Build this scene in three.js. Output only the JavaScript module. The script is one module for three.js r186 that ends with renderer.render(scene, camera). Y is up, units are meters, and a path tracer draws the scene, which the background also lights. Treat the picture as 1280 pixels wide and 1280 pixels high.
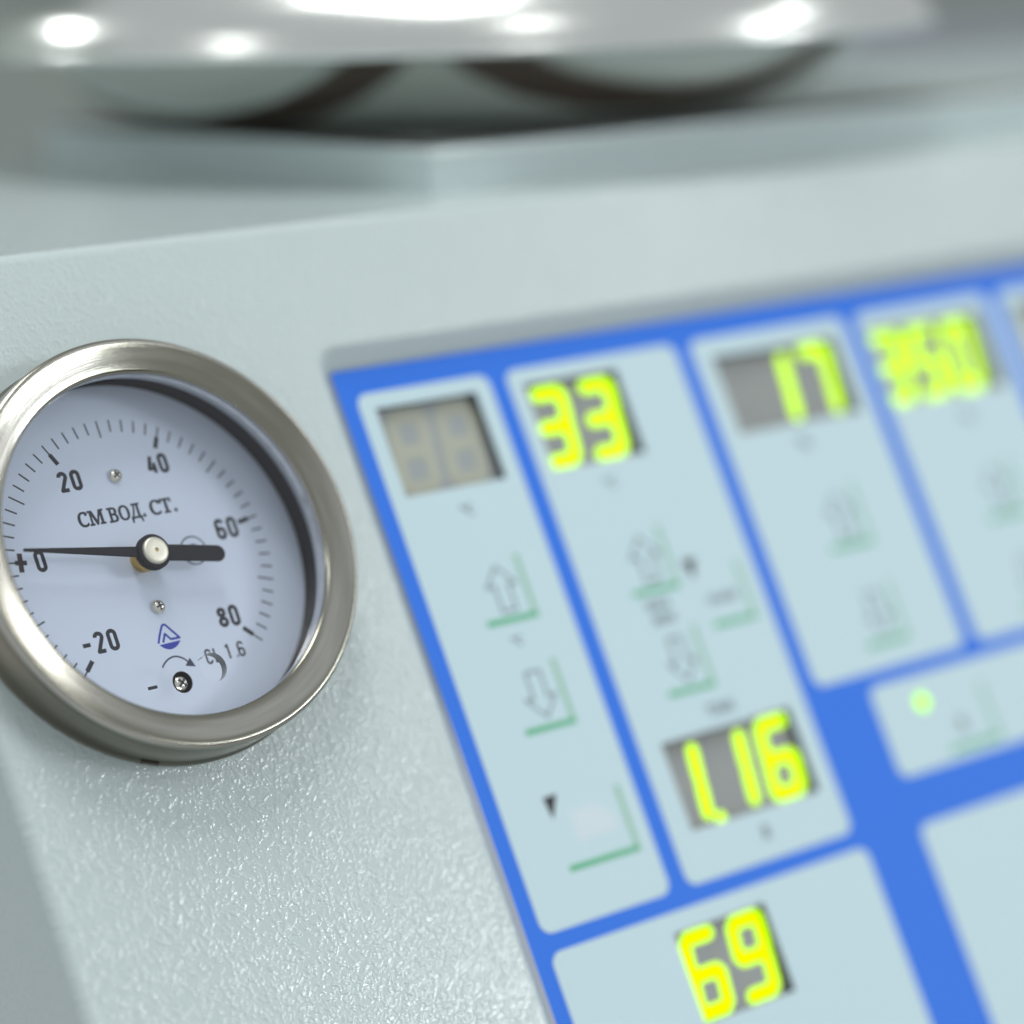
import * as THREE from 'three';
import { mergeGeometries } from 'three/addons/utils/BufferGeometryUtils.js';
import { FontLoader } from 'three/addons/loaders/FontLoader.js';
import { TextGeometry } from 'three/addons/geometries/TextGeometry.js';
import { RectAreaLightUniformsLib } from 'three/addons/lights/RectAreaLightUniformsLib.js';

// ------------------------------------------------------------------ camera, light, exposure
// World: x runs along the console, y is up, z comes towards the viewer; metres.
// The sloping front panel leans back by 28 degrees; its own millimetre frame has its origin on the axis of the gauge.
const scene = new THREE.Scene();
const LEAN = 28 * Math.PI / 180, CL = Math.cos(LEAN), SL = Math.sin(LEAN);
const camera = new THREE.PerspectiveCamera(21.017, 1, 0.02, 30);
camera.position.set(-0.22614, 0.0952, 0.35945);
camera.up.set(0.15660844, 0.97789451, -0.13855009);
camera.lookAt(-0.22614 + 0.630146, 0.0952 - 0.20695042, 0.35945 - 0.74838997);
camera.updateProjectionMatrix();
camera.focus = 0.4235;
camera.userData.fStop = 5.3;
scene.add(camera);

scene.background = new THREE.Color().setRGB(0.47, 0.49, 0.495);   // even light of a white-walled room

const renderer = new THREE.WebGLRenderer({ antialias: true });
renderer.toneMapping = THREE.LinearToneMapping;
renderer.toneMappingExposure = 1.0;
renderer.shadowMap.enabled = true;
RectAreaLightUniformsLib.init();

let seed = 20240611;
const rnd = () => { seed = (seed * 1664525 + 1013904223) >>> 0; return seed / 4294967296; };
const mm = 0.001;

// ------------------------------------------------------------------ naming helpers
const taken = new Map();
function numbered(name) {
  const n = taken.get(name) ?? 0; taken.set(name, n + 1);
  return n ? `${name}_${String(n).padStart(3, '0')}` : name;
}
function shade(o) { o.castShadow = true; o.receiveShadow = true; return o; }
function thing(name, label, category, position, group) {
  const o = new THREE.Group(); o.name = numbered(name); o.position.copy(position);
  o.userData = { label, category }; if (group) o.userData.group = group;
  scene.add(o); return o;
}
// a thing whose children are given in panel millimetres; bx, by, bz is its base on the panel
const toWorld = (x, y, z) => new THREE.Vector3(x, y * CL + z * SL, -y * SL + z * CL).multiplyScalar(mm);
function panelThing(name, label, category, [bx, by, bz], group) {
  const o = thing(name, label, category, toWorld(bx, by, bz), group);
  o.rotation.x = -LEAN; o.userData.base = undefined; delete o.userData.base;
  o._b = [bx, by, bz];
  return o;
}
function part(root, name, geos, material, parent = root) {
  const list = (Array.isArray(geos) ? geos : [geos]).map((g) => (g.index ? g.toNonIndexed() : g));
  for (const g of list) for (const k of Object.keys(g.attributes)) if (!['position', 'normal', 'uv'].includes(k)) g.deleteAttribute(k);
  const geo = list.length > 1 ? mergeGeometries(list) : list[0].clone();
  geo.translate(-root._b[0], -root._b[1], -root._b[2]).scale(mm, mm, mm);
  const m = shade(new THREE.Mesh(geo, material)); m.name = name; parent.add(m); return m;
}
function subgroup(root, name, label) { const g = new THREE.Group(); g.name = name; if (label) g.userData.label = label; root.add(g); return g; }

// ------------------------------------------------------------------ textures
function noiseField(n, cells) {           // periodic smooth noise, n x n
  const g = new Float32Array(cells * cells); for (let i = 0; i < g.length; i++) g[i] = rnd() * 2 - 1;
  const out = new Float32Array(n * n), w = (t) => [(1 - t) ** 3 / 6, (3 * t ** 3 - 6 * t * t + 4) / 6, (-3 * t ** 3 + 3 * t * t + 3 * t + 1) / 6, t ** 3 / 6];
  const idx = [], wt = [];
  for (let x = 0; x < n; x++) { const f = x / n * cells, i = Math.floor(f); idx.push([0, 1, 2, 3].map((k) => (i + k - 1 + cells) % cells)); wt.push(w(f - i)); }
  const rows = new Float32Array(cells * n);
  for (let y = 0; y < cells; y++) for (let x = 0; x < n; x++) { let s = 0; for (let k = 0; k < 4; k++) s += g[y * cells + idx[x][k]] * wt[x][k]; rows[y * n + x] = s; }
  for (let y = 0; y < n; y++) for (let x = 0; x < n; x++) { let s = 0; for (let k = 0; k < 4; k++) s += rows[idx[y][k] * n + x] * wt[y][k]; out[y * n + x] = s; }
  return out;
}
function grayTexture(n, f, repeatPerUnit, linear = true) {
  const d = new Uint8Array(n * n * 4);
  for (let i = 0; i < n * n; i++) { const v = Math.max(0, Math.min(255, Math.round(f(i) * 255))); d[4 * i] = d[4 * i + 1] = d[4 * i + 2] = v; d[4 * i + 3] = 255; }
  const t = new THREE.DataTexture(d, n, n); t.wrapS = t.wrapT = THREE.RepeatWrapping; t.magFilter = THREE.LinearFilter; t.minFilter = THREE.LinearMipmapLinearFilter; t.generateMipmaps = true;
  if (!linear) t.colorSpace = THREE.SRGBColorSpace;
  t.repeat.set(repeatPerUnit, repeatPerUnit); t.needsUpdate = true; return t;
}
// orange-peel powder coat: small raised worms and blobs; one tile is 62 mm
const TILE = 62;
const peel = (() => {
  const n = 2048, a = noiseField(n, 112), b = noiseField(n, 215), c = noiseField(n, 34), e = noiseField(n, 420);
  const sm = (x, lo, hi) => { const t = Math.max(0, Math.min(1, (x - lo) / (hi - lo))); return t * t * (3 - 2 * t); };
  return grayTexture(n, (i) => {
    const v = a[i] * 0.75 + b[i] * 0.55 + c[i] * 0.12;
    return 0.2 + 0.42 * sm(v, -0.16, 0.5) + 0.2 * Math.max(0, v) + 0.12 * b[i] + 0.06 * e[i];
  }, 1 / TILE);
})();
const smudge = (() => {                   // handling marks in metal and plastic gloss
  const n = 512, a = noiseField(n, 9), b = noiseField(n, 40), c = noiseField(n, 150);
  return grayTexture(n, (i) => 0.5 + 0.34 * a[i] + 0.2 * b[i] + 0.12 * c[i], 1 / 40);
})();

// steel of the gauge ring: faint olive and brown patches painted in for room reflections, fine lines left by turning (u runs round the ring, v across it)
const [ringReflectTint, ringLines] = (() => {
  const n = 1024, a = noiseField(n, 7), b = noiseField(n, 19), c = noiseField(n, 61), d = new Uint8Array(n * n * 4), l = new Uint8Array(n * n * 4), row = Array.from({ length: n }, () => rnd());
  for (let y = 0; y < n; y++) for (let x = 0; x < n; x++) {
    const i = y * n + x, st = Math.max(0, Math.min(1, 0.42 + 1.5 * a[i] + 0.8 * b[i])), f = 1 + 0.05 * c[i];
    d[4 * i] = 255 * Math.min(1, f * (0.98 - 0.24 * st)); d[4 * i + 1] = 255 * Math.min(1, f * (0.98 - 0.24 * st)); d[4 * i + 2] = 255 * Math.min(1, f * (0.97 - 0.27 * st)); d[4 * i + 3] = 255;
    const v = 255 * (0.5 * row[y] + 0.3 * row[(y >> 2) % n] + 0.2 * (0.5 + c[i] * 0.5)); l[4 * i] = l[4 * i + 1] = l[4 * i + 2] = v; l[4 * i + 3] = 255;
  }
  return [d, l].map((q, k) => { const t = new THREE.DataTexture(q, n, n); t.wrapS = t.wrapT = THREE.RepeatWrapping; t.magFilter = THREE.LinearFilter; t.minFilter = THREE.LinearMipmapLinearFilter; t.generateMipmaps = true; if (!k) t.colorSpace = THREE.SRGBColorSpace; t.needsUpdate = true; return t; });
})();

// ------------------------------------------------------------------ materials
const std = (o) => new THREE.MeshStandardMaterial({ side: THREE.DoubleSide, ...o });
const rgb = (r, g, b) => new THREE.Color().setRGB(r, g, b);
const M = {
  paint: std({ color: rgb(0.575, 0.67, 0.68), roughness: 0.15, bumpMap: peel, bumpScale: 0.00011 }),
  blue: new THREE.MeshPhysicalMaterial({ color: rgb(0.036, 0.20, 0.85), roughness: 0.5, specularIntensity: 0.45, side: THREE.DoubleSide }),
  cell: new THREE.MeshPhysicalMaterial({ color: rgb(0.60, 0.775, 0.84), roughness: 0.5, specularIntensity: 0.5, side: THREE.DoubleSide }),
  green: std({ color: rgb(0.10, 0.48, 0.25), roughness: 0.5 }),
  paleGreen: std({ color: rgb(0.30, 0.56, 0.42), roughness: 0.5 }),
  ink: std({ color: rgb(0.10, 0.13, 0.15), roughness: 0.5 }),
  softInk: std({ color: rgb(0.15, 0.21, 0.24), roughness: 0.5 }),
  paleInk: std({ color: rgb(0.22, 0.30, 0.34), roughness: 0.5 }),
  black: std({ color: rgb(0.02, 0.02, 0.025), roughness: 0.55 }),
  paleMark: std({ color: rgb(0.66, 0.78, 0.84), roughness: 0.5 }),
  well: std({ color: rgb(0.035, 0.04, 0.038), roughness: 0.6 }),
  ledFace: std({ color: rgb(0.28, 0.305, 0.31), roughness: 0.45 }),
  ledOff: std({ color: rgb(0.43, 0.455, 0.375), roughness: 0.5 }),
  ledOffDim: std({ color: rgb(0.305, 0.325, 0.315), roughness: 0.5 }),
  ledOn: new THREE.MeshPhysicalMaterial({ color: rgb(0.1, 0.12, 0.0), roughness: 0.8, specularIntensity: 0, side: THREE.DoubleSide, emissive: rgb(0.56, 1, 0.0), emissiveIntensity: 1.6 }),
  lampOn: new THREE.MeshPhysicalMaterial({ color: rgb(0.08, 0.2, 0.0), roughness: 0.6, specularIntensity: 0.2, side: THREE.DoubleSide, emissive: rgb(0.42, 1, 0.0), emissiveIntensity: 1.8 }),
  faceOff: std({ color: rgb(0.335, 0.37, 0.39), roughness: 0.45 }),
  steel: std({ color: rgb(0.58, 0.57, 0.54), metalness: 1, map: ringReflectTint, roughness: 0.13, bumpMap: ringLines, bumpScale: 0.000004 }),
  steelSide: std({ color: rgb(0.41, 0.38, 0.335), metalness: 1, map: ringReflectTint, roughness: 0.34, bumpMap: ringLines, bumpScale: 0.000008 }),
  chrome: std({ color: rgb(0.80, 0.79, 0.77), metalness: 1, roughness: 0.09 }),
  bowl: std({ color: rgb(0.95, 0.93, 0.87), metalness: 1, roughness: 0.15 }),
  bowlRim: std({ color: rgb(0.80, 0.83, 0.81), metalness: 1, roughness: 0.2 }),
  darkMetal: std({ color: rgb(0.030, 0.028, 0.034), metalness: 0.2, roughness: 0.45 }),
  pointer: std({ color: rgb(0.010, 0.009, 0.014), roughness: 0.75 }),
  cap: std({ color: rgb(0.82, 0.79, 0.66), metalness: 1, roughness: 0.5 }),
  brass: std({ color: rgb(0.62, 0.42, 0.13), metalness: 1, roughness: 0.3 }),
  screw: std({ color: rgb(0.80, 0.78, 0.70), metalness: 1, roughness: 0.22 }),
  glass: new THREE.MeshPhysicalMaterial({ color: rgb(0.97, 0.98, 1), roughness: 0.02, transmission: 1, thickness: 0, ior: 1.49, side: THREE.DoubleSide }),
  acrylicEdge: std({ color: rgb(0.27, 0.275, 0.285), roughness: 0.25 }),
  shadeStripNotch: std({ color: rgb(0.10, 0.082, 0.072), roughness: 0.7 }),  // dark tone of the painted shade strip on the plinth and of the gauge notch
  wall: std({ color: rgb(0.36, 0.40, 0.375), roughness: 0.9 }),
  shelf: std({ color: rgb(0.30, 0.33, 0.42), roughness: 0.6 }),
  added_cupboard: std({ color: rgb(0.035, 0.085, 0.07), roughness: 0.5 }),
  addedCupboardDoor: std({ color: rgb(0.11, 0.075, 0.035), roughness: 0.5 }),
  lampGlow: std({ color: rgb(0.9, 0.9, 0.9), roughness: 0.6, emissive: rgb(1, 0.99, 0.96), emissiveIntensity: 2.2 }),
  lampFrame: std({ color: rgb(0.8, 0.8, 0.8), roughness: 0.5 }),
};

// ------------------------------------------------------------------ geometry helpers (panel millimetres)
function uvFromXY(g, f = (x, y, z) => [x, y]) {
  const p = g.attributes.position, uv = new Float32Array(p.count * 2);
  for (let i = 0; i < p.count; i++) { const [u, v] = f(p.getX(i), p.getY(i), p.getZ(i)); uv[2 * i] = u; uv[2 * i + 1] = v; }
  g.setAttribute('uv', new THREE.BufferAttribute(uv, 2)); return g;
}
function roundRect(path, x0, y0, x1, y1, r, hole = false) {
  const k = r;
  if (!hole) {
    path.moveTo(x0 + k, y0); path.lineTo(x1 - k, y0); path.absarc(x1 - k, y0 + k, k, -Math.PI / 2, 0); path.lineTo(x1, y1 - k); path.absarc(x1 - k, y1 - k, k, 0, Math.PI / 2);
    path.lineTo(x0 + k, y1); path.absarc(x0 + k, y1 - k, k, Math.PI / 2, Math.PI); path.lineTo(x0, y0 + k); path.absarc(x0 + k, y0 + k, k, Math.PI, Math.PI * 1.5);
  } else {
    path.moveTo(x0, y0); path.lineTo(x0, y1); path.lineTo(x1, y1); path.lineTo(x1, y0); path.lineTo(x0, y0);
  }
  return path;
}
function sheet(shape, z, seg = 10) { const g = new THREE.ShapeGeometry(shape, seg); g.translate(0, 0, z); return uvFromXY(g); }
function slab(shape, z0, h, bevel = 0, seg = 10) {
  const g = new THREE.ExtrudeGeometry(shape, { depth: h - bevel, bevelEnabled: bevel > 0, bevelThickness: bevel, bevelSize: bevel, bevelOffset: -bevel, bevelSegments: 2, curveSegments: seg });
  g.translate(0, 0, z0); return g;
}
const poly = (pts) => { const s = new THREE.Shape(); pts.forEach(([x, y], i) => (i ? s.lineTo(x, y) : s.moveTo(x, y))); s.closePath(); return s; };
// quads strip between two polylines of equal length
function strip(A, B, uvf) {
  const pos = [], q = (p) => pos.push(...p);
  for (let i = 0; i + 1 < A.length; i++) { q(A[i]); q(B[i]); q(B[i + 1]); q(A[i]); q(B[i + 1]); q(A[i + 1]); }
  const g = new THREE.BufferGeometry(); g.setAttribute('position', new THREE.Float32BufferAttribute(pos, 3)); g.computeVertexNormals();
  return uvFromXY(g, uvf);
}
function lathe(profile, seg = 160, from = 0, turn = Math.PI * 2) { const g = new THREE.LatheGeometry(profile.map(([r, z]) => new THREE.Vector2(r, z)), seg, from + (turn < 6 ? Math.PI / 2 : 0), turn); g.rotateX(Math.PI / 2); return g; }   // axis = panel z
function arcPts(cx, cz, r, a0, a1, n) { const o = []; for (let i = 0; i <= n; i++) { const a = a0 + (a1 - a0) * i / n; o.push([cx + r * Math.cos(a), cz + r * Math.sin(a)]); } return o; }

// ================================================================== the setting
{
  const w = shade(new THREE.Mesh(new THREE.BoxGeometry(14, 5, 0.1), M.wall)); w.name = 'wall'; w.position.set(1.6, 0.9, -4.2);
  w.userData = { kind: 'structure', label: 'grey green room wall far behind the console', category: 'wall' }; scene.add(w);
}

{
  const o = thing('cabinet', 'low blue grey cabinet out of focus behind the console, at the right edge', 'cabinet', new THREE.Vector3(1.35, -0.85, -0.72));
  const b = shade(new THREE.Mesh(new THREE.BoxGeometry(0.72, 0.84, 0.3), M.shelf)); b.name = 'body'; b.position.y = 0.42; o.add(b);
  const t = shade(new THREE.Mesh(new THREE.BoxGeometry(0.76, 0.025, 0.34), M.shelf)); t.name = 'top'; t.position.y = 0.8535; o.add(t);
}

// ================================================================== console housing
const XR = 430, YB = -190, ZS = 2.5;         // right and lower ends (outside the frame), front skin height
const RX0 = 43.4, RX1 = 330, RY1 = 30.1, RY0 = -170;   // mouth of the keypad recess
const housing = panelThing('console_housing', 'pale grey textured metal console with sloping front and raised plinth on top', 'console', [150, YB, 0]);
{
  // flat front skin with the recess left open
  const out = new THREE.Shape(); const x0 = -32.6, y1 = 50.6;
  out.moveTo(x0, YB); out.lineTo(XR, YB); out.lineTo(XR, y1); out.lineTo(x0, y1); out.closePath();
  const hr = 4.6, hole = new THREE.Path();
  hole.moveTo(RX0, RY0); hole.lineTo(RX0, RY1 - hr); hole.absarc(RX0 + hr, RY1 - hr, hr, Math.PI, Math.PI / 2, true); hole.lineTo(RX1, RY1); hole.lineTo(RX1, RY0); hole.closePath();
  out.holes.push(hole);
  const gh = new THREE.Path(); gh.absarc(0, 0, 31, 0, Math.PI * 2, true); out.holes.push(gh);
  const geos = [sheet(out, ZS, 64)];
  // ridge: rounded from the panel normal to straight up
  const R = 2.4, yc = y1, zc = ZS - R, turn = Math.PI / 2 - LEAN;
  const ridge = []; for (let i = 0; i <= 10; i++) { const a = turn * i / 10; ridge.push([yc + R * Math.sin(a), zc + R * Math.cos(a)]); }
  for (let i = 0; i < 10; i++) {
    const g = strip([[XR, ...ridge[i]], [x0, ...ridge[i]]], [[XR, ...ridge[i + 1]], [x0, ...ridge[i + 1]]], (x, y, z) => [x, y - z]);
    geos.push(g);
  }
  // rounded left edge
  const RL = 1.7, left = []; for (let i = 0; i <= 12; i++) { const a = Math.PI / 2 * i / 12; left.push([x0 - RL * Math.sin(a), ZS - RL + RL * Math.cos(a)]); }
  for (let i = 0; i < 12; i++) geos.push(strip([[left[i][0], y1, left[i][1]], [left[i][0], YB, left[i][1]]], [[left[i + 1][0], y1, left[i + 1][1]], [left[i + 1][0], YB, left[i + 1][1]]], (x, y, z) => [x - z, y]));
  // smooth normals on the roundings
  for (const g of geos.slice(1)) {
    const p = g.attributes.position, n = g.attributes.normal;
    for (let i = 0; i < p.count; i++) {
      const x = p.getX(i), y = p.getY(i), z = p.getZ(i);
      if (y > y1 + 1e-4) { const a = Math.atan2(y - yc, z - zc); n.setXYZ(i, 0, Math.sin(a), Math.cos(a)); }
      else if (x < x0 - 1e-4) { const a = Math.atan2(x0 - x, z - (ZS - RL)); n.setXYZ(i, -Math.sin(a), 0, Math.cos(a)); }
      else n.setXYZ(i, 0, 0, 1);
    }
  }
  part(housing, 'front_panel', geos, M.paint);
  // sloping walls of the recess, rounded over at the mouth
  const prof = [[0, ZS], [0.4, ZS - 0.06], [0.85, ZS - 0.26], [1.3, ZS - 0.6], [3.7, -0.62], [4.15, -0.95], [4.15, -1.25]];   // inset, height
  const ring = ([d, z]) => {
    const o = [[RX0 + d, RY0, z]]; const r = Math.max(0.9, hr - d * 0.9), cx = RX0 + d + r, cy = RY1 - d * 1.05 - r;
    for (let i = 0; i <= 10; i++) { const a = Math.PI - Math.PI / 2 * i / 10; o.push([cx + r * Math.cos(a), cy + r * Math.sin(a), z]); }
    o.push([RX1, RY1 - d * 1.05, z]); return o;
  };
  const rg = []; for (let i = 0; i + 1 < prof.length; i++) rg.push(strip(ring(prof[i]), ring(prof[i + 1]), (x, y, z) => [x, y - z]));
  part(housing, 'recess_wall', rg, M.paint);
  // the side that turns away at lower left
  part(housing, 'side_panel', strip([[x0 - RL, YB, ZS - RL], [x0 - RL, y1, ZS - RL]], [[x0 - RL, YB, -240], [x0 - RL, y1 - 130, -240]], (x, y, z) => [z, y]), M.paint);
  // level top plate, running back from the ridge
  const e = ridge[10], back = 178;          // straight back is (0, SL, -CL) in the panel frame
  part(housing, 'top_plate', strip([[x0 - RL, ...e], [XR, ...e]], [[x0 - RL, e[0] + back * SL, e[1] - back * CL], [XR, e[0] + back * SL, e[1] - back * CL]], (x, y, z) => [x, y - z]), M.paint);
  // raised plinth: a rounded slab standing on the top plate (built level, then laid into the panel frame)
  const topY = e[0] * CL + e[1] * SL, PX = 93.5, PZ = -41, PH = 8.6;
  const s = new THREE.Shape(); roundRect(s, PX, 41, XR, 178, 1.2);
  const pl = new THREE.ExtrudeGeometry(s, { depth: PH - 0.9, bevelEnabled: true, bevelThickness: 0.9, bevelSize: 0.9, bevelOffset: -0.9, bevelSegments: 3, curveSegments: 6 });
  pl.rotateX(-Math.PI / 2); pl.translate(0, topY, 0); // level: x, y up, z = -shape y
  uvFromXY(pl, (x, y, z) => [x, z + y]);
  pl.rotateX(LEAN);
  part(housing, 'plinth', pl, M.paint);
  const shadeStrip = strip([[PX + 1, topY + PH + 0.05, -178], [PX + 1, topY + PH + 0.05, PZ - 4], [XR, topY + PH + 0.05, PZ - 4]], [[PX + 11, topY + PH + 0.05, -178], [PX + 11, topY + PH + 0.05, PZ - 15], [XR, topY + PH + 0.05, PZ - 15]], (x, y, z) => [x, z]);  // dark band added for the contact shade and the arcs mirrored in the bowl
  shadeStrip.rotateX(LEAN);
  part(housing, 'shade_strip', shadeStrip, M.shadeStripNotch);
}

// ================================================================== keypad
const keypad = panelThing('control_keypad', 'blue membrane keypad with pale fields and yellow green digit displays, set in recess', 'control panel', [150, -60, -1]);
const KX0 = 47.4, KX1 = 320, KY1 = 25.7, KY0 = -165, DEEP = 1.7;
const cells = [ // x0, y0, x1, y1
  [50.8, -74.7, 79.9, 21.1], [83.8, -74.7, 125.0, 21.1], [128.9, -47.9, 170.5, 21.1], [174.3, -47.9, 213.4, 21.1], [217.2, -47.9, 256, 21.1],
  [141.4, -68.4, 256, -50.6], [141.2, -150, 256, -77.4], [50.8, -150, 126.6, -77.8],
];
const windows = [ // owner cell, x0, y0, x1, y1, text, x of every digit at the face, what is off
  { c: 0, r: [54.1, 2.0, 76.2, 18.2], t: '  ', d: [56.2, 66.9], off: true, label: 'unlit two digit display at upper left of keypad' },
  { c: 1, r: [87.2, 1.7, 109.2, 18.1], t: '33', d: [88.3, 99.7], label: 'display showing 33' },
  { c: 2, r: [133.5, 1.6, 166.3, 17.2], t: ' 17', d: [135.6, 144.8, 156.3], label: 'display showing 17' },
  { c: 3, r: [176.4, 1.2, 209.4, 17.4], t: '350', d: [177.2, 187.7, 198.4], label: 'display showing 350' },
  { c: 4, r: [220.6, 1.4, 244.0, 17.6], t: '  ', d: [223, 233.5], off: true, label: 'unlit display at the right edge' },
  { c: 1, r: [88.9, -65.8, 120.6, -49.9], t: '1,16', d: [88.8, 100.3, 112.0], label: 'display showing 1,16' },
  { c: 7, r: [77.2, -97.2, 98.7, -81.3], t: '69', d: [78.6, 89.8], label: 'display showing 69' },
];
{
  const board = new THREE.Shape(); roundRect(board, KX0, KY0, KX1, KY1, 0.9);
  const holesOf = (s, list) => { for (const w of list) s.holes.push(roundRect(new THREE.Path(), ...w.r, 0, true)); };
  holesOf(board, windows);
  part(keypad, 'blue_overlay', sheet(board, 0), M.blue);
  cells.forEach((c, i) => {
    const s = new THREE.Shape(); roundRect(s, ...c, 2.3); holesOf(s, windows.filter((w) => w.c === i));
    part(keypad, 'pale_field', sheet(s, 0.06), M.cell);
  });
}
// seven-segment digits: a b c d e f g, leaning 8 degrees
const SEG = { '0': 'abcdef', '1': 'bc', '3': 'abcdg', '5': 'acdfg', '6': 'acdefg', '7': 'abc', '9': 'abcdfg', ' ': '' };
const DW = 6.4, DH = 12.7, SW = 2.6, SLANT = Math.tan(7 * Math.PI / 180);
function segShape(k, ox, oy) {
  const hw = SW / 2, H = DH / 2, e = 0.75;          // each segment a bar with rounded ends
  const bar = (ax, ay, bx, by) => {
    const a = Math.atan2(by - ay, bx - ax), o = [];
    for (let i = 0; i <= 6; i++) { const t = a - Math.PI / 2 + Math.PI * i / 6; o.push([bx + hw * Math.cos(t), by + hw * Math.sin(t)]); }
    for (let i = 0; i <= 6; i++) { const t = a + Math.PI / 2 + Math.PI * i / 6; o.push([ax + hw * Math.cos(t), ay + hw * Math.sin(t)]); }
    return o;
  };
  const hor = (y) => bar(e, y, DW - e, y), ver = (x, y) => bar(x, y + e, x, y + H - e);
  const pts = { a: () => hor(DH), g: () => hor(H), d: () => hor(0), b: () => ver(DW, H), c: () => ver(DW, 0), f: () => ver(0, H), e: () => ver(0, 0) }[k]();
  return poly(pts.map(([x, y]) => [ox + x + y * SLANT, oy + y]));
}
for (const w of windows) {
  const [x0, y0, x1, y1] = w.r, d = subgroup(keypad, 'digit_display', w.label);
  const wall = [[x0, y0], [x1, y0], [x1, y1], [x0, y1], [x0, y0]];
  part(keypad, 'window_edge', strip(wall.map((p) => [...p, 0.06]), wall.map((p) => [...p, -DEEP]), (x, y) => [x, y]), M.well, d);
  const face = new THREE.Shape(); roundRect(face, x0 - 2, y0 - 2, x1 + 2, y1 + 2, 0.2);
  part(keypad, 'display_face', sheet(face, -DEEP - 0.01), w.off ? M.faceOff : M.ledFace, d);
  const shownAt = (y0 + y1) / 2 - DH / 2 - 0.05; let n = -1;
  for (const ch of w.t) {
    if (ch === ',') { const c = new THREE.Shape(); c.absarc(w.d[n] + DW + 2.5, shownAt - 0.75, 1.2, 0, Math.PI * 2); part(keypad, 'decimal_point', slab(c, -DEEP, 0.1), M.ledOn, d); continue; }
    n++;
    const on = SEG[ch];
    for (const k of 'abcdefg') {
      const lit = on.includes(k);
      part(keypad, lit ? 'lit_segment' : 'dark_segment', slab(segShape(k, w.d[n], shownAt), -DEEP, (lit ? 0.1 : 0.04) + 0.004 * 'abcdefg'.indexOf(k)), lit ? M.ledOn : (w.off ? M.ledOff : M.ledOffDim), d);
    }
  }
}
// print and keys
const font = await new FontLoader().loadAsync('fonts/droid/droid_sans_bold.typeface.json');
function word(text, x, y, size, z = 0.09) {
  const g = new TextGeometry(text, { font, size, depth: 0.02, curveSegments: 4, bevelEnabled: false }); g.computeBoundingBox();
  const b = g.boundingBox; g.translate(x - (b.min.x + b.max.x) / 2, y - (b.min.y + b.max.y) / 2, z); return g;
}
for (const [t, x, y, s] of [['°C', 65.6, -2.2, 2.0], ['°C', 98.6, -2.5, 2.0], ['%', 148.6, -2.3, 2.6], ['%', 195.2, -3.6, 2.6], ['°C', 66.4, -26.3, 1.7], ['mode', 114.8, -27.2, 2.0], ['TIME', 104.9, -46.6, 2.1], ['R', 105.2, -69.9, 2.6], ['R', 162.0, -62.0, 3.0]])
  part(keypad, 'printed_text', word(t, x, y, s), M.softInk);
part(keypad, 'printed_text', [word('MAX', 99.4, -25.9, 1.9), word('MIN', 99.6, -28.7, 1.9)], M.softInk);
part(keypad, 'triangle_mark', slab(poly([[60.2, -53.1], [63.3, -53.0], [60.9, -57.0]]), 0.06, 0.03), M.black);
part(keypad, 'triangle_mark', slab(poly([[108.3, -19.2], [111.5, -19.2], [109.7, -23.2]]), 0.06, 0.03), M.black);
function key(x0, y0, w, h, icon, label) {
  const k = subgroup(keypad, 'key', label), T = 1.05;
  const x1 = x0 + w, y1 = y0 + h;
  part(keypad, 'corner_mark', slab(poly([[x0, y0], [x1, y0], [x1, y0 + T], [x0, y0 + T]]), 0.065, 0.03), M.green, k);
  part(keypad, 'corner_mark', slab(poly([[x1 - T, y0 + T + 0.02], [x1, y0 + T + 0.02], [x1, y1], [x1 - T, y1]]), 0.065, 0.03), M.paleGreen, k);
  const cx = x0 + w * 0.5, cy = y0 + h * 0.53;
  if (icon === 'up' || icon === 'down') {
    const f = icon === 'up' ? 1 : -1, S = h * 0.37;
    const outline = (o) => [[0, S - o * 1.35], [S * 0.88 - o * 2.1, S * 0.06 + o], [S * 0.42 - o, S * 0.06 + o], [S * 0.42 - o, -S + o], [-S * 0.42 + o, -S + o], [-S * 0.42 + o, S * 0.06 + o], [-S * 0.88 + o * 2.1, S * 0.06 + o]].map(([x, y]) => [cx + x, cy + f * y]);
    const s = poly(outline(0)), inner = outline(0.52); const hole = new THREE.Path(); inner.forEach(([x, y], i) => (i ? hole.lineTo(x, y) : hole.moveTo(x, y))); hole.closePath();
    s.holes.push(hole);
    part(keypad, 'arrow_symbol', slab(s, 0.065, 0.03), x0 < 80 ? M.paleInk : M.softInk, k);
  } else if (icon === 'pale') {
    part(keypad, 'pale_symbol', slab(poly([[x0 + 3.6, y0 + 4.4], [x0 + 13.0, y0 + 4.6], [x0 + 13.2, y0 + 7.0], [x0 + 9.4, y0 + 10.0], [x0 + 4.0, y0 + 9.6]]), 0.065, 0.03), M.paleMark, k);
  }
  return k;
}
key(61.4, -23.0, 11.4, 11.6, 'up', 'up arrow key under the unlit display');
key(61.4, -42.4, 11.4, 11.8, 'down', 'down arrow key under the unlit display');
key(60.7, -66.2, 16.0, 11.8, 'pale', 'wide key with a pale symbol beside the black triangle');
key(94.6, -23.8, 11.4, 12.0, 'up', 'up arrow key under the display showing 33');
key(110.4, -32.6, 10.9, 11.2, '', 'key with small lettering right of the arrow keys');
key(94.4, -42.6, 11.5, 11.6, 'down', 'down arrow key above the display showing 1,16');
key(145.3, -24.2, 11.4, 12.4, 'up', 'up arrow key under the display showing 17');
key(145.2, -43.6, 11.4, 11.6, 'down', 'down arrow key under the display showing 17');
key(190.2, -25.6, 11.2, 12.2, 'up', 'up arrow key under the display showing 350');
key(190.2, -44.6, 11.2, 11.8, 'down', 'down arrow key under the display showing 350');
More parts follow.
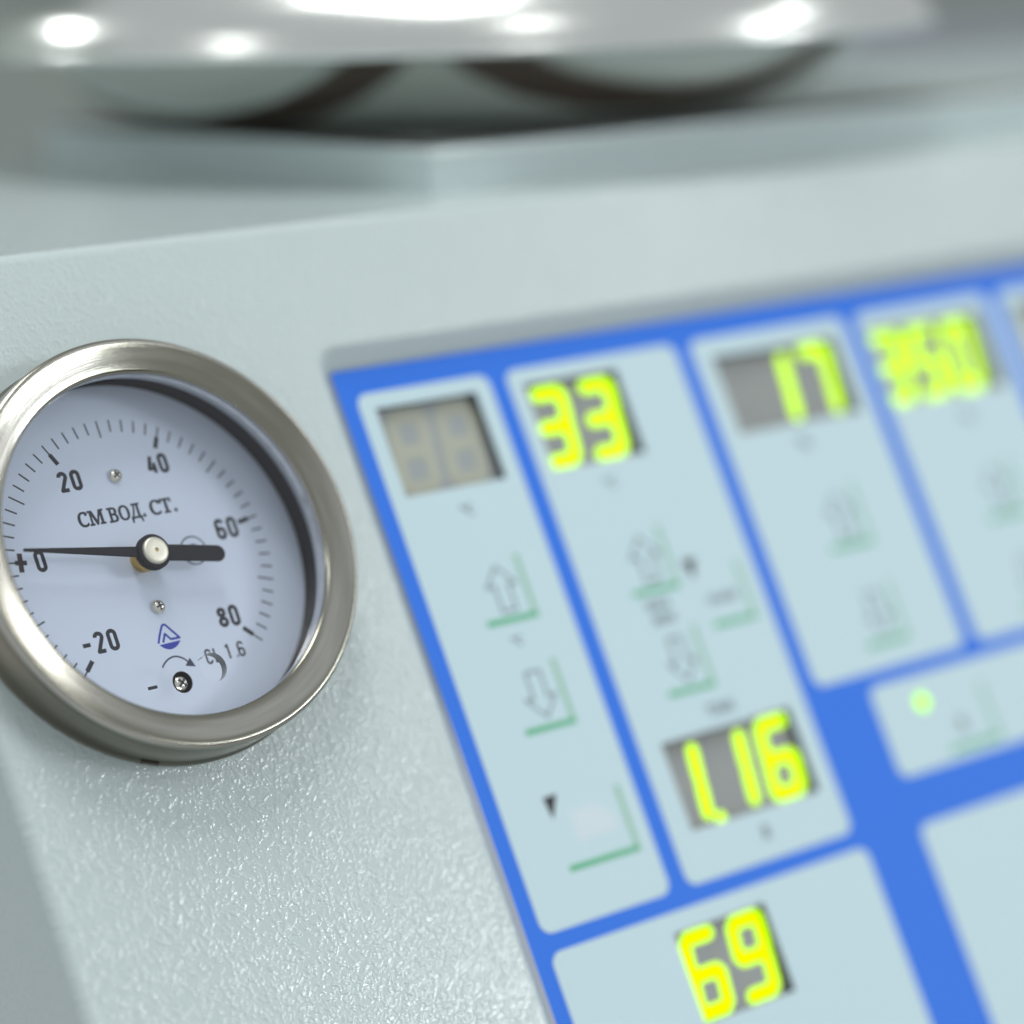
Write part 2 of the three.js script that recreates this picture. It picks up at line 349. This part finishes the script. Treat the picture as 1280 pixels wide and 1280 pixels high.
key(156.6, -66.8, 14.2, 11.6, '', 'key beside the round green indicator lamp');
{
  const k = subgroup(keypad, 'indicator_lamp', 'round lit green indicator lamp');
  const g = new THREE.SphereGeometry(1.6, 20, 10, 0, Math.PI * 2, 0, Math.PI / 2); g.rotateX(Math.PI / 2); g.scale(1, 1, 0.35); g.translate(153.6, -55.9, 0.06);
  part(keypad, 'lamp_lens', g, M.lampOn, k);
}

// ================================================================== pressure gauge
const gauge = panelThing('pressure_gauge', 'round steel framed pressure gauge with white dial, mounted left of the blue keypad', 'gauge', [0, 0, ZS]);
const FRONT = 11.5, DZ = 1.0, LIP = 27.7;
{
  // bezel: side wall, rolled shoulder, sloping front ring, rolled inner lip
  const prof = [[33.1, ZS - 0.3], [33.6, ZS + 0.1], [33.7, ZS + 0.9], [33.35, ZS + 1.5], [33.2, 9.6], [33.25, 10.4], ...arcPts(32.55, 10.75, 0.75, 0, Math.PI * 0.56, 8), [32.2, 11.45], [31.7, 11.32], [30.2, 11.02], [29.0, 10.84], [28.3, 10.72], [27.95, 10.6], [27.75, 10.4], [27.7, 10.1]];
  const sideEnd = 6, front = prof.slice(sideEnd - 1);
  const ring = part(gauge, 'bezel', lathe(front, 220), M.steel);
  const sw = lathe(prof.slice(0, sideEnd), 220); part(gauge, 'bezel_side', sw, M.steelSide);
  part(gauge, 'retaining_ring', lathe([[27.7, 10.1], [27.78, 9.5], [28.0, 9.1], [28.02, 8.9], [27.9, 8.7], [27.92, 8.0], [28.1, 6.9], [28.5, 5.8], [29.2, 5.1]], 200), M.chrome);
  part(gauge, 'inner_wall', lathe([[29.15, 5.15], [29.9, 4.9], [30.0, 3.6], [29.8, DZ + 0.05], [29.3, DZ + 0.02]], 160), M.darkMetal);
  // small dark notch in the foot of the side wall
  const n = new THREE.BoxGeometry(3.0, 0.6, 0.4); n.rotateZ(0); n.translate(0, -33.42, ZS + 0.95);
  const a = Math.atan2(-31.6, -11.4) + Math.PI / 2; n.rotateZ(a);
  part(gauge, 'notch', n, M.shadeStripNotch);
}
// dial with its print
function dialTexture() {
  const n = 2048, S = n / 60, cv = document.createElement('canvas'); cv.width = cv.height = n;
  const g = cv.getContext('2d');
  g.fillStyle = '#d2ddee'; g.fillRect(0, 0, n, n);
  g.setTransform(S, 0, 0, -S, n / 2, n / 2);          // millimetres, y up
  const ink = '#0c0f1e', line = (x0, y0, x1, y1, w) => { g.lineWidth = w; g.beginPath(); g.moveTo(x0, y0); g.lineTo(x1, y1); g.stroke(); };
  g.strokeStyle = g.fillStyle = ink; g.lineCap = 'butt';
  for (let v = -20; v <= 80; v += 2) {
    const a = (171 - v * 2.7) * Math.PI / 180, c = Math.cos(a), s = Math.sin(a), major = v % 20 === 0, mid = v % 10 === 0;
    const r0 = major ? 21 : mid ? 20.7 : 21.5;
    line(c * r0, s * r0, c * 23.5, s * 23.5, 0.26);
    if (major) line(c * 19.7, s * 19.7, c * 21.7, s * 21.7, 0.74);
  }
  // condensed numerals drawn as strokes
  const glyph = {
    '0': (p) => { p.moveTo(0, 0.75); p.lineTo(0, 2.45); p.absarc(0.55, 2.45, 0.55, Math.PI, 0, true); p.lineTo(1.1, 0.75); p.absarc(0.55, 0.75, 0.55, 0, -Math.PI, true); },
    '2': (p) => { p.moveTo(0, 2.35); p.absarc(0.55, 2.45, 0.55, Math.PI, -0.5, true); p.lineTo(0.05, 0.22); p.lineTo(1.15, 0.22); },
    '4': (p) => { p.moveTo(0.62, 3.05); p.lineTo(0.0, 0.95); p.lineTo(1.3, 0.95); p.moveTo(0.95, 1.9); p.lineTo(0.95, 0.1); },
    '6': (p) => { p.moveTo(1.1, 2.5); p.absarc(0.55, 2.45, 0.55, 0.1, Math.PI, false); p.lineTo(0, 0.75); p.absarc(0.55, 0.75, 0.55, Math.PI, Math.PI * 2, false); p.lineTo(1.1, 1.15); p.absarc(0.55, 1.15, 0.55, 0, Math.PI, false); },
    '8': (p) => { p.moveTo(1.05, 2.4); p.absarc(0.55, 2.43, 0.5, 0, Math.PI * 2, false); p.moveTo(1.12, 0.95); p.absarc(0.55, 0.92, 0.57, 0, Math.PI * 2, false); p.moveTo(1.1, 1.1); p.lineTo(1.1, 0.75); },
    '-': (p) => { p.moveTo(-0.1, 1.55); p.lineTo(1.15, 1.55); },
    '1': (p) => { p.moveTo(0.15, 2.6); p.lineTo(0.65, 3.0); p.lineTo(0.65, 0.1); },
    '.': (p) => { p.moveTo(0.2, 0.3); p.lineTo(0.55, 0.3); },
    'C': (p) => { p.moveTo(1.1, 2.4); p.absarc(0.55, 2.45, 0.55, 0, Math.PI, false); p.lineTo(0, 0.75); p.absarc(0.55, 0.75, 0.55, Math.PI, Math.PI * 2, false); },
    'L': (p) => { p.moveTo(0.05, 3.05); p.lineTo(0.05, 0.22); p.lineTo(1.1, 0.22); },
  };
  const nums = (text, x, y, h, w, gap = 2.05, sx = 1) => {
    for (const ch of text) {
      const p = new THREE.Path(); glyph[ch](p); const k = h / 3.2;
      g.lineWidth = w; g.lineJoin = 'round'; g.beginPath();
      p.curves.forEach((c, i) => { const m = c.getPoints(14); m.forEach((q, j) => { const X = x + q.x * k * sx, Y = y + q.y * k; const prev = i && p.curves[i - 1].getPoint(1); (j || (i && prev.distanceTo(m[0]) < 1e-3)) ? g.lineTo(X, Y) : g.moveTo(X, Y); }); });
      g.stroke(); x += (ch === '.' ? 0.95 : ch === ' ' ? 1 : gap) * k * sx;
    }
  };
  // THREE.Path joins sub-paths with moves; numerals are placed by their lower left corner
  nums('20', -9.6, 13.0, 3.2, 0.64, 2.1, 1.08);
  nums('40', 6.75, 13.4, 3.1, 0.64, 2.1, 1.05);
  nums('60', 15.2, 0.85, 3.3, 0.64, 2.1, 1.05);
  nums('80', 10.3, -13.3, 3.3, 0.64, 2.1, 1.02);
  nums('-20', -14.6, -13.0, 3.3, 0.64, 2.15, 1.05);
  nums('0', -17.75, 1.3, 3.3, 0.64, 2.1, 1.05);
  nums('CL', 5.7, -18.5, 2.5, 0.32, 2.0, 1); nums('1.6', 9.4, -18.4, 2.5, 0.36, 2.0, 1.05);
  // zero stop mark crossing the zero line
  g.strokeStyle = '#2a1420'; line(-20.25, 4.75, -20.75, 1.75, 0.85);
  // unit lettering
  g.save(); g.scale(1, -1); g.fillStyle = '#1b2030'; g.textBaseline = 'alphabetic';
  const put = (t, x, y, sx) => { g.save(); g.translate(x, -y); g.scale(sx, 1); g.fillText(t, 0, 0); g.restore(); };
  g.font = '3.2px serif';
  const W1 = g.measureText('СМ').width, W2 = g.measureText('ВОД.').width, W3 = g.measureText('СТ.').width;
  put('СМ', -8.75, 7.0, 4.9 / W1); put('ВОД.', -3.3, 6.9, 6.9 / W2); put('СТ.', 4.3, 6.85, 5.2 / W3);
  g.lineWidth = 0.2; g.strokeStyle = '#1b2030';
  const thick = (t, x, y, sx) => { g.save(); g.translate(x, -y); g.scale(sx, 1); g.strokeText?.(t, 0, 0); g.restore(); };
  thick('СМ', -8.75, 7.0, 4.9 / W1); thick('ВОД.', -3.3, 6.9, 6.9 / W2); thick('СТ.', 4.3, 6.85, 5.2 / W3);
  g.restore();
  // emblem: rounded triangle with a zigzag inside, over a filled base
  g.strokeStyle = g.fillStyle = '#2236a8'; g.lineCap = 'butt'; g.lineJoin = 'round'; g.lineWidth = 0.36;
  g.beginPath(); g.moveTo(-1.82, -13.5); g.quadraticCurveTo(-1.2, -12.2, -0.32, -10.95); g.quadraticCurveTo(0.05, -10.55, 0.42, -10.9); g.lineTo(2.15, -13.25); g.lineTo(0.55, -13.22); g.lineTo(-0.2, -12.2); g.lineTo(-0.95, -13.5); g.stroke();
  g.beginPath(); g.moveTo(-1.72, -13.78); g.lineTo(2.15, -13.7); g.quadraticCurveTo(1.3, -14.75, 0.1, -14.8); g.quadraticCurveTo(-0.95, -14.8, -1.72, -13.78); g.fill();
  // adjusting arrow, minus
  g.strokeStyle = g.fillStyle = '#30344c'; g.lineWidth = 0.27;
  g.beginPath(); g.moveTo(-2.5, -17.35); g.quadraticCurveTo(-1.5, -16.1, 0.1, -16.0); g.quadraticCurveTo(1.5, -16.2, 2.3, -17.4); g.stroke();
  g.beginPath(); g.moveTo(2.75, -16.75); g.lineTo(1.55, -17.85); g.lineTo(3.3, -18.3); g.fill();
  g.fillStyle = ink; g.fillRect(-6.15, -20.3, 1.7, 0.5);
  // ring mark behind the pointer's tail
  g.strokeStyle = '#2c3048'; g.lineWidth = 0.24; g.beginPath(); g.arc(9.75, -0.05, 2.3, 0, Math.PI * 2); g.stroke();
  g.fillStyle = '#2c3048'; g.beginPath(); g.arc(9.75, -0.15, 1.2, 0, Math.PI); g.fill();
  const t = new THREE.CanvasTexture(cv); t.colorSpace = THREE.SRGBColorSpace; t.magFilter = THREE.LinearFilter; t.anisotropy = 8; return t;
}
{
  const s = new THREE.Shape(); s.absarc(0, 0, 29.6, 0, Math.PI * 2);
  const h = new THREE.Path(); h.absarc(0.12, -20.25, 1.75, 0, Math.PI * 2, true); s.holes.push(h);
  const g = sheet(s, DZ, 96); uvFromXY(g, (x, y) => [x / 60 + 0.5, y / 60 + 0.5]);
  part(gauge, 'dial', g, std({ map: dialTexture(), roughness: 0.5 }));
  const w = new THREE.CylinderGeometry(1.75, 1.75, 2.2, 32, 1, true); w.rotateX(Math.PI / 2); w.translate(0.12, -20.25, DZ - 1.1);
  const b = new THREE.CircleGeometry(1.75, 32); b.translate(0.12, -20.25, DZ - 2.1);
  part(gauge, 'adjuster_well', [w, b], M.darkMetal);
}
// screws: domed head with a crossed slot
function screwHead(name, x, y, z, r, turn) {
  const g = lathe([[0.0001, 0.36 * r], [r * 0.35, 0.36 * r], [r * 0.72, 0.24 * r], [r * 0.95, 0.02], [r, -0.15], [r, -0.6]], 28); g.translate(x, y, z);
  const m = part(gauge, name, g, M.screw);
  const sl = [0, Math.PI / 2].map((a) => { const q = new THREE.BoxGeometry(r * 1.15, r * 0.26, 0.14 * r); q.rotateZ(a + turn); q.translate(x, y, z + 0.33 * r); return q; });
  const c = part(gauge, 'slot', sl, M.darkMetal); m.add(c);
}
screwHead('dial_screw', 0.12, 14.1, DZ + 0.5, 1.12, 0.5);
screwHead('dial_screw', 0.1, -7.85, DZ + 0.5, 1.12, 0.2);
screwHead('adjuster_screw', 0.2, -20.25, DZ - 0.7, 1.4, 0.7);
// pointer on its arbor
{
  const a = Math.atan2(4.25, -21.9), s = new THREE.Shape();   // drawn along +x, tip at the end
  s.moveTo(21.95, 0.22); s.lineTo(2.2, 0.85); s.lineTo(-2, 1.3); s.lineTo(-11.3, 1.32); s.absarc(-11.4, 0, 1.32, Math.PI / 2, Math.PI * 1.5); s.lineTo(-2, -1.3); s.lineTo(2.2, -0.85); s.lineTo(21.95, -0.22); s.closePath();
  const g = slab(s, 0, 0.35, 0.06, 16); g.rotateZ(a); g.translate(0, 0, 4.75);
  part(gauge, 'pointer', g, M.pointer);
  part(gauge, 'pointer_collar', lathe([[1.2, 4.1], [2.75, 4.15], [2.85, 4.4], [2.85, 5.3], [2.7, 5.5], [2.2, 5.55]], 64), M.pointer);
  part(gauge, 'pointer_cap', lathe([[0.26, 5.9], [0.3, 6.18], [0.4, 6.22], [1.2, 6.21], [1.75, 6.17], [2.05, 6.05], [2.2, 5.85], [2.25, 5.4]], 64), M.cap);
  part(gauge, 'cap_dimple', lathe([[0.0001, 5.95], [0.3, 5.95]], 20), M.brass);
  part(gauge, 'arbor', lathe([[2.0, DZ], [2.0, 2.2], [2.25, 2.3], [2.25, 3.2], [1.6, 3.4], [1.6, 4.2]], 48), M.brass);
}
// clear pane with a round adjusting hole
{
  const GZ = 8.75, HX = 1.35, HY = -20.45, HR = 2.3;
  const s = new THREE.Shape(); s.absarc(0, 0, 27.9, 0, Math.PI * 2); const h = new THREE.Path(); h.absarc(HX, HY, HR, 0, Math.PI * 2, true); s.holes.push(h);
  part(gauge, 'glass_pane', sheet(s, GZ, 64), M.glass);
  const e = lathe([[HR, GZ + 0.02], [HR, GZ - 1.5]], 48, -1.2, 3.5); e.translate(HX, HY, 0);
  part(gauge, 'pane_hole_edge', e, M.acrylicEdge);
}

// ================================================================== steel bowl on the plinth
{
  const o = thing('steel_bowl', 'polished steel bowl with a wide flat rim standing on the grey plinth', 'bowl', new THREE.Vector3(0.169, 0.0559, -0.127));
  const body = [[0, 0.3], [62, 0.3], [70, 0.9], [78, 3.4], [85, 7.4], [90.5, 11.8], [95.2, 16.0]], rim = [[95.2, 16.0], [106.4, 16.0], ...arcPts(107, 17.4, 1.4, -Math.PI / 2, -0.1, 6), ...arcPts(86.8, 11.8, 22, 0.27, 1.2, 18), [92.5, 32.6], [91, 29], [90, 16], [78, 5.8], [60, 2.4], [0, 2]];
  const L = (p) => new THREE.LatheGeometry(p.map(([r, y]) => new THREE.Vector2(r * mm, y * mm)), 200);
  const b = shade(new THREE.Mesh(L(body), M.bowl)); b.name = 'body'; o.add(b);
  const r = shade(new THREE.Mesh(L(rim), M.bowlRim)); r.name = 'rim'; o.add(r);
}

// ================================================================== ceiling lamps (they light the place; outside the frame)
function ceilingLamp(label, x, y, z, w, d, power) {
  const o = thing('ceiling_lamp', label, 'lamp', new THREE.Vector3(x, y, z), undefined);
  const f = shade(new THREE.Mesh(new THREE.BoxGeometry(w + 0.04, 0.05, d + 0.04), M.lampFrame)); f.name = 'lamp_housing'; f.position.y = 0.035; o.add(f);
  const p = shade(new THREE.Mesh(new THREE.BoxGeometry(w, 0.008, d), M.lampGlow)); p.name = 'diffuser'; o.add(p);
  const l = new THREE.RectAreaLight(rgb(1.0, 1.0, 0.98), power, w, d); l.position.y = -0.012; l.rotation.x = -Math.PI / 2; o.add(l);
}
ceilingLamp('long ceiling lamp straight above the gauge', -0.15, 2.0, 0.0, 0.5, 1.0, 9.5);
ceilingLamp('ceiling lamp in front of the console, over the added light panel on the right', 2.5, 2.0, 2.45, 0.4, 0.6, 5.5);
ceilingLamp('small ceiling lamp far to the right in front of the console', 2.75, 2.0, 1.55, 0.4, 0.5, 7);
ceilingLamp('ceiling lamp behind the viewer', -0.3, 2.0, 1.5, 0.4, 0.4, 2);
ceilingLamp('ceiling lamp on the left behind the console', -1.7, 2.0, -3.0, 0.5, 0.5, 28);
ceilingLamp('small ceiling lamp far to the left of the console', -2.6, 2.0, -0.3, 0.45, 0.45, 3);
{ // unseen bright panel added for paint sparkle and reflections, right of the camera
  const o = thing('window', 'bright window in front of the console, right of the viewer', 'window', new THREE.Vector3(1.96, 0.8, 2.1));
  o.lookAt(0.05, 0.1, 0); 
  const p = shade(new THREE.Mesh(new THREE.BoxGeometry(0.7, 0.45, 0.01), M.lampGlow)); p.name = 'light_panel_face'; p.position.z = -0.02; o.add(p);
  const bars = [[0.02, 0, 0.035, 0.449], [0, 0.25, 0.8, 0.05], [0, -0.25, 0.8, 0.05], [-0.375, 0, 0.05, 0.449], [0.375, 0, 0.05, 0.449]].map(([x, y, w, h], i) => { const b = new THREE.BoxGeometry(w, h, 0.05); b.translate(x, y, i ? -0.03 : 0.03); return b; });
  const f = shade(new THREE.Mesh(mergeGeometries(bars), M.lampFrame)); f.name = 'light_panel_bars'; o.add(f);
  const l = new THREE.RectAreaLight(rgb(0.93, 0.98, 1.0), 15, 0.7, 0.45); l.rotation.y = Math.PI; o.add(l);
}

{ // unseen dark green box, added to be mirrored in the top of the gauge ring
  const o = thing('added_cupboard', 'added dark green box for ring reflections, unseen, left of the light panel', 'added_cupboard', new THREE.Vector3(1.25, -0.85, 2.35));
  o.rotation.y = Math.PI + 0.5;
  const b = shade(new THREE.Mesh(new THREE.BoxGeometry(0.62, 1.42, 0.4), M.added_cupboard)); b.name = 'body'; b.position.y = 0.71; o.add(b);
  for (const sx of [-1, 1]) { const d = shade(new THREE.Mesh(new THREE.BoxGeometry(0.29, 1.3, 0.02), M.addedCupboardDoor)); d.name = 'door'; d.position.set(sx * 0.15, 0.72, 0.212); o.add(d); }
}

renderer.render(scene, camera);
